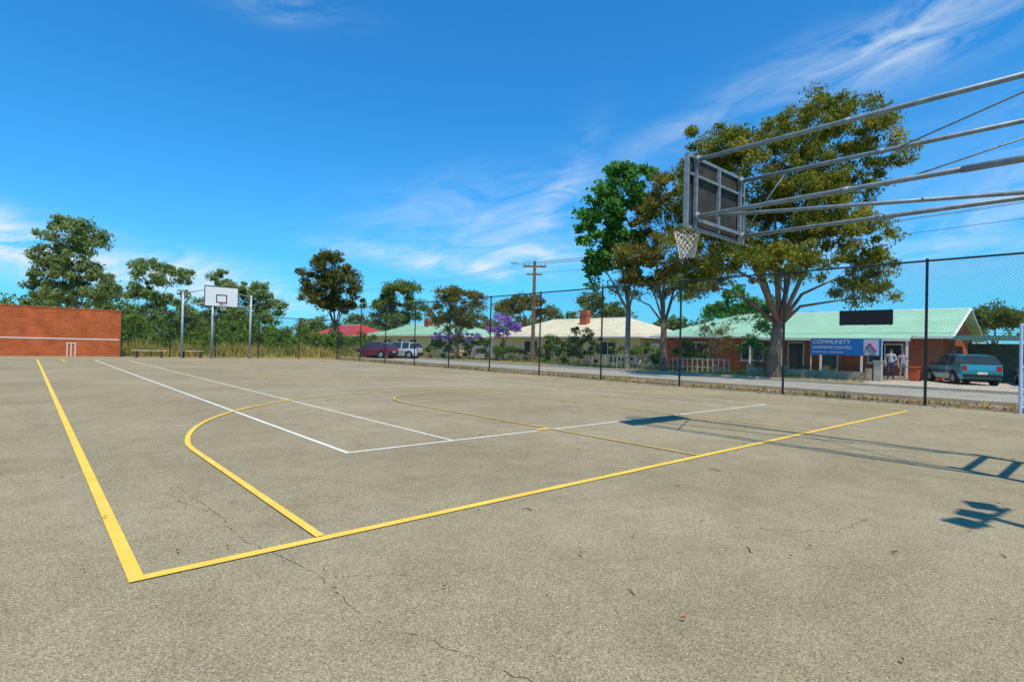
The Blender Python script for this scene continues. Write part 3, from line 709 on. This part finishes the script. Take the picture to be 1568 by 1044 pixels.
tree('gum_tree',(62.8,51.2),[(-1.4,7.9,0,2.3,1.8),(1.9,6.6,0,2.4,1.6),(.4,5.0,0,3,1.5)],L_OLV,dens=5,nper=110,ls=.4,cr=.8,tr=.3,seed=16)
tree('shade_tree',(51,24.3),[(-.5,5.6,0,2.2,1.6),(1.1,5.1,0,2,1.5),(-2.5,4.9,0,1.8,1.3)],L_GRN,dens=5,nper=110,ls=.32,cr=.65,tr=.25,seed=17,aspect=.6)
tree('gum_tree',(98.9,12.4),[(.4,7,0,3.2,1.4),(-1.8,6.1,0,2.6,1.4),(3.2,6.2,0,2.6,1.3),(-4,4.7,0,2.2,1.3)],L_OLV,dens=4,nper=100,ls=.45,cr=.9,tr=.3,seed=18)
tree('jacaranda_tree',(33.8,39.4),[(0,3.8,0,1.0,.8),(-.9,3.0,0,.9,.7),(.9,2.9,.1,1.0,.7)],L_PUR,dens=9,nper=100,ls=.2,cr=.4,tr=.1,seed=19,aspect=.6)
bush('flowering_bush',31.2,43.2,[(-1.6,2.1,0,1.0,.6),(0,2.2,.2,1.3,.6),(1.7,2.0,0,1.2,.6)],L_PUR,seed=20)
bush('hedge_bush',30.6,41.4,[(-2.4,1.0,0,1.3,.95),(-.6,1.1,.2,1.4,1.1),(1.2,1.0,0,1.4,1.0),(2.8,.9,.2,1.3,.9),(4.0,.7,0,1.0,.7)],L_BSH,seed=21,dens=11,nper=110)
bush('garden_bush',31.7,28.0,[(0,1.7,0,1.2,1.3),(.9,1.3,.2,1.1,1.1),(-1.0,1.0,0,.9,.9)],L_DRK,seed=22,dens=11,nper=110)
bush('garden_bush',33.0,30.6,[(-1.0,1.3,0,1.2,1.2),(.5,1.0,.2,1.0,1.0)],L_BSH,seed=23,dens=11,nper=110)
bush('garden_bush',34.2,25.2,[(-.4,1.2,0,1.1,1.1),(1.0,1.2,.2,1.0,1.0),(2.2,1.0,0,.9,.9)],L_BSH,seed=24,dens=11,nper=110)
bush('garden_bush',33.4,20.3,[(0,1.2,0,.9,1.0),(-1.1,.9,.2,.9,.8),(1.0,.9,0,.8,.8)],L_BSH,seed=25,dens=11)
bush('garden_bush',34.0,35.6,[(0,.8,0,.9,.7),(1.3,.6,.2,.8,.6),(-1.4,.7,0,.9,.6)],L_DRK,seed=41,dens=11)
tree('garden_shrub',(33.6,17.9),[(-.5,2.6,0,.9,.7),(.5,2.4,0,.9,.8),(-.1,1.7,.3,1.1,.7),(.9,1.5,0,.7,.5)],leafmat('pale_shrub',(.16,.17,.05),(.38,.35,.15),.3),dens=10,nper=70,ls=.15,cr=.35,tr=.06,fork=.5,seed=26)
tree('garden_shrub',(34.5,15.6),[(-.5,3.3,0,1.1,.9),(.6,2.6,0,1.0,1.0),(0,1.6,.3,1.2,.8)],L_GRN,dens=9,nper=90,ls=.17,cr=.4,tr=.08,fork=.6,seed=27)
bush('garden_bush',33.6,12.6,[(0,.35,0,.6,.35),(1.4,.3,0,.5,.3),(-1.5,.4,0,.6,.35)],L_BSH,seed=28,ls=.12)
bush('garden_bush',32.2,2.2,[(0,.6,0,.7,.5),(-.6,.4,0,.5,.4)],L_DRK,seed=29)
bush('garden_bush',33.4,1.0,[(0,.9,0,.9,.8),(1,.6,0,.8,.6)],L_BSH,seed=30)
# low scrub behind the far fence - one mass
rng=np.random.default_rng(31); C=[];R=[]
for i in range(75):
    x=rng.uniform(4,30); y=rng.uniform(52,66); h=rng.uniform(1.0,3.2)*(1.2 if x<16 else .8)
    for k in range(14):
        C.append((x+rng.normal()*1.1,y+rng.normal()*1,abs(rng.normal()*.25+.5)*h)); q=rng.uniform(.35,.7); R.append((q,q,q*.8))
scr=root('scrub'); leaves_mesh('foliage',C,R,75,.26,L_BSH,scr,.45,0,31)
# distant tree line - one mass
rng=np.random.default_rng(33); C=[];R=[]
def far(x,y,h,wd):
    for k in range(24):
        a=rng.normal(size=3); a/=np.linalg.norm(a); s=rng.random()**.4
        C.append((x+a[0]*wd*s,y+a[1]*wd*s,h*.62+a[2]*h*.36*s)); q=rng.uniform(.8,1.3); R.append((q,q,q*.8))
for i in range(75):
    far(rng.uniform(60,82),rng.uniform(-25,120),rng.uniform(4.2,7.5),rng.uniform(2,3.5))
for i in range(55):
    far(rng.uniform(-30,60),rng.uniform(100,120),rng.uniform(4.5,8),rng.uniform(2.5,4))
dt=root('distant_trees'); leaves_mesh('foliage',C,R,55,.6,L_FAR,dt,.5,0,33)
def grass(name,n,xr,yr,h,mat,seed):
    rng=np.random.default_rng(seed)
    x=rng.uniform(*xr,n); y=rng.uniform(*yr,n)
    patch=.6+.5*np.sin(x*1.1+seed)*np.sin(y*.7)+.3*np.sin(x*2.9+y)
    hh=h*rng.uniform(.4,1.2,n)*np.clip(patch,.3,1.3); a=rng.uniform(0,6.3,n); lx=rng.normal(size=n)*.3*hh; ly=rng.normal(size=n)*.3*hh; w=.02+.03*rng.random(n)
    v=np.zeros((n,3,3)); v[:,0,0]=x-np.cos(a)*w; v[:,0,1]=y-np.sin(a)*w; v[:,1,0]=x+np.cos(a)*w; v[:,1,1]=y+np.sin(a)*w; v[:,2,0]=x+lx; v[:,2,1]=y+ly; v[:,2,2]=hh
    me=bpy.data.meshes.new(name); me.vertices.add(n*3); me.loops.add(n*3); me.polygons.add(n)
    me.vertices.foreach_set('co',v.reshape(-1).astype(np.float32)); me.loops.foreach_set('vertex_index',np.arange(n*3,dtype=np.int32)); me.polygons.foreach_set('loop_start',np.arange(0,n*3,3,dtype=np.int32))
    me.update(calc_edges=True); me.materials.append(mat); o=bpy.data.objects.new(name,me); COL.objects.link(o)
grass('dry_grass',30000,(2,30),(45.4,56),1.0,L_DRY,1)
grass('green_weeds',12000,(5,24),(45.6,54),.9,L_BSH,8)
grass('verge_grass',9000,(28.2,31.1),(8.6,60),.2,L_DRY,2)
grass('garden_grass',9000,(32.6,36.5),(9,55),.25,leafmat('lawn_blades',(.10,.17,.03),(.32,.38,.08),.3),3)
grass('fence_weeds',2500,(18.1,19.6),(-2,45),.2,L_DRY,4)

# ---------------- light ----------------
d=Vector((.64,1.46,-3.65)).normalized()
sl=bpy.data.lights.new('sun','SUN'); sl.energy=4.8; sl.angle=math.radians(.5); sl.color=(1,.94,.82)
so=bpy.data.objects.new('sun',sl); COL.objects.link(so); so.rotation_euler=d.to_track_quat('-Z','Y').to_euler(); so.location=(0,0,30)
w=bpy.data.worlds.new('World'); S.world=w; w.use_nodes=True; t=w.node_tree
bg=t.nodes['Background']; sky=N(t,'ShaderNodeTexSky',sky_type='NISHITA'); sky.sun_disc=False
sky.sun_elevation=math.asin(-d.z); sky.sun_rotation=math.atan2(-d.x,-d.y); sky.air_density=1.0; sky.dust_density=.3; sky.ozone_density=1.2
tint=mixc(t,1,sky.outputs[0],(.22,1.26,2.02),'MULTIPLY')
def mt(op,a,b=None,c=None):
    n=N(t,'ShaderNodeMath',operation=op)
    for i,v in enumerate((a,b,c)):
        if v is None: continue
        if hasattr(v,'links'): t.links.new(v,n.inputs[i])
        else: n.inputs[i].default_value=v
    return n.outputs[0]
tc=N(t,'ShaderNodeTexCoord').outputs['Generated']
sp=N(t,'ShaderNodeSeparateXYZ'); t.links.new(tc,sp.inputs[0])
p=mt('ADD',mt('MULTIPLY',sp.outputs[0],.748),mt('MULTIPLY',sp.outputs[1],-.6635))
q=mt('ADD',mt('MULTIPLY',sp.outputs[0],.663),mt('MULTIPLY',sp.outputs[1],.748))
az=mt('ARCTAN2',p,q); el=mt('ARCSINE',sp.outputs[2])
tot=None
for (a0,e0,rot,sa,se,amp) in [(35,25.5,14,12,2.6,.62),(-1.5,13.5,6,12,3.6,.42),(5,16,62,6,1.6,.32),(-8.5,8.6,-5,9,.9,1.5),(-43,7.2,-8,11,1.8,1.8),(-24,29.5,0,6,1.2,.4),(40,10.5,6,12,3,.5),(-27,5.2,-6,9,1.8,1.1),(1,9.8,-5,8,1.0,.75),(18,22,24,9,1.4,.25),(60,15,5,20,6,.5)]:
    r=math.radians; c_,s_=math.cos(r(rot)),math.sin(r(rot))
    da=mt('SUBTRACT',az,r(a0)); de=mt('SUBTRACT',el,r(e0))
    u=mt('DIVIDE',mt('ADD',mt('MULTIPLY',da,c_),mt('MULTIPLY',de,s_)),r(sa))
    v=mt('DIVIDE',mt('ADD',mt('MULTIPLY',da,-s_),mt('MULTIPLY',de,c_)),r(se))
    g=mt('MULTIPLY',mt('EXPONENT',mt('MULTIPLY',mt('ADD',mt('MULTIPLY',u,u),mt('MULTIPLY',v,v)),-1)),amp)
    tot=g if tot is None else mt('ADD',tot,g)
cb=N(t,'ShaderNodeCombineXYZ'); 
t.links.new(mt('ADD',mt('MULTIPLY',az,4.0),mt('MULTIPLY',el,-2.0)),cb.inputs[0]); t.links.new(mt('ADD',mt('MULTIPLY',el,13),mt('MULTIPLY',az,-1.8)),cb.inputs[1])
n1=ramp(t,noise(t,cb.outputs[0],1.9,7,.62,1.0),.34,.76)
n2=ramp(t,noise(t,cb.outputs[0],.7,3,.5,.3),.33,.58,(.35,.35,.35),(1,1,1))
cl=mt('MULTIPLY',mt('MULTIPLY',tot,n1),n2); cl=mt('MINIMUM',mt('MULTIPLY',cl,1.5),.88)
hz=mt('MULTIPLY',mt('EXPONENT',mt('MULTIPLY',mt('ABSOLUTE',el),-6.5)),.6)
c=mixc(t,hz,tint,(2.2,6.0,8.6))
c=mixc(t,cl,c,(7.6,8.8,9.4))
t.links.new(c,bg.inputs[0]); bg.inputs[1].default_value=.1

# ---------------- camera ----------------
X=Vector((.7479,-.0261,-.6633)).normalized(); Yv=Vector((-.6635,.0080,-.7482)); Yv=(Yv-X*Yv.dot(X)).normalized(); Z=X.cross(Yv)
cam=bpy.data.cameras.new('camera'); co=bpy.data.objects.new('camera',cam); COL.objects.link(co)
R3=Matrix((X,Yv,Z)); co.matrix_world=Matrix.Translation((0,0,1.28))@R3.to_4x4()
cam.sensor_width=36; cam.lens=839/1568*36; cam.clip_end=3000; cam.clip_start=.05
S.camera=co
S.view_settings.view_transform='Standard'; S.view_settings.look='None'; S.view_settings.exposure=0
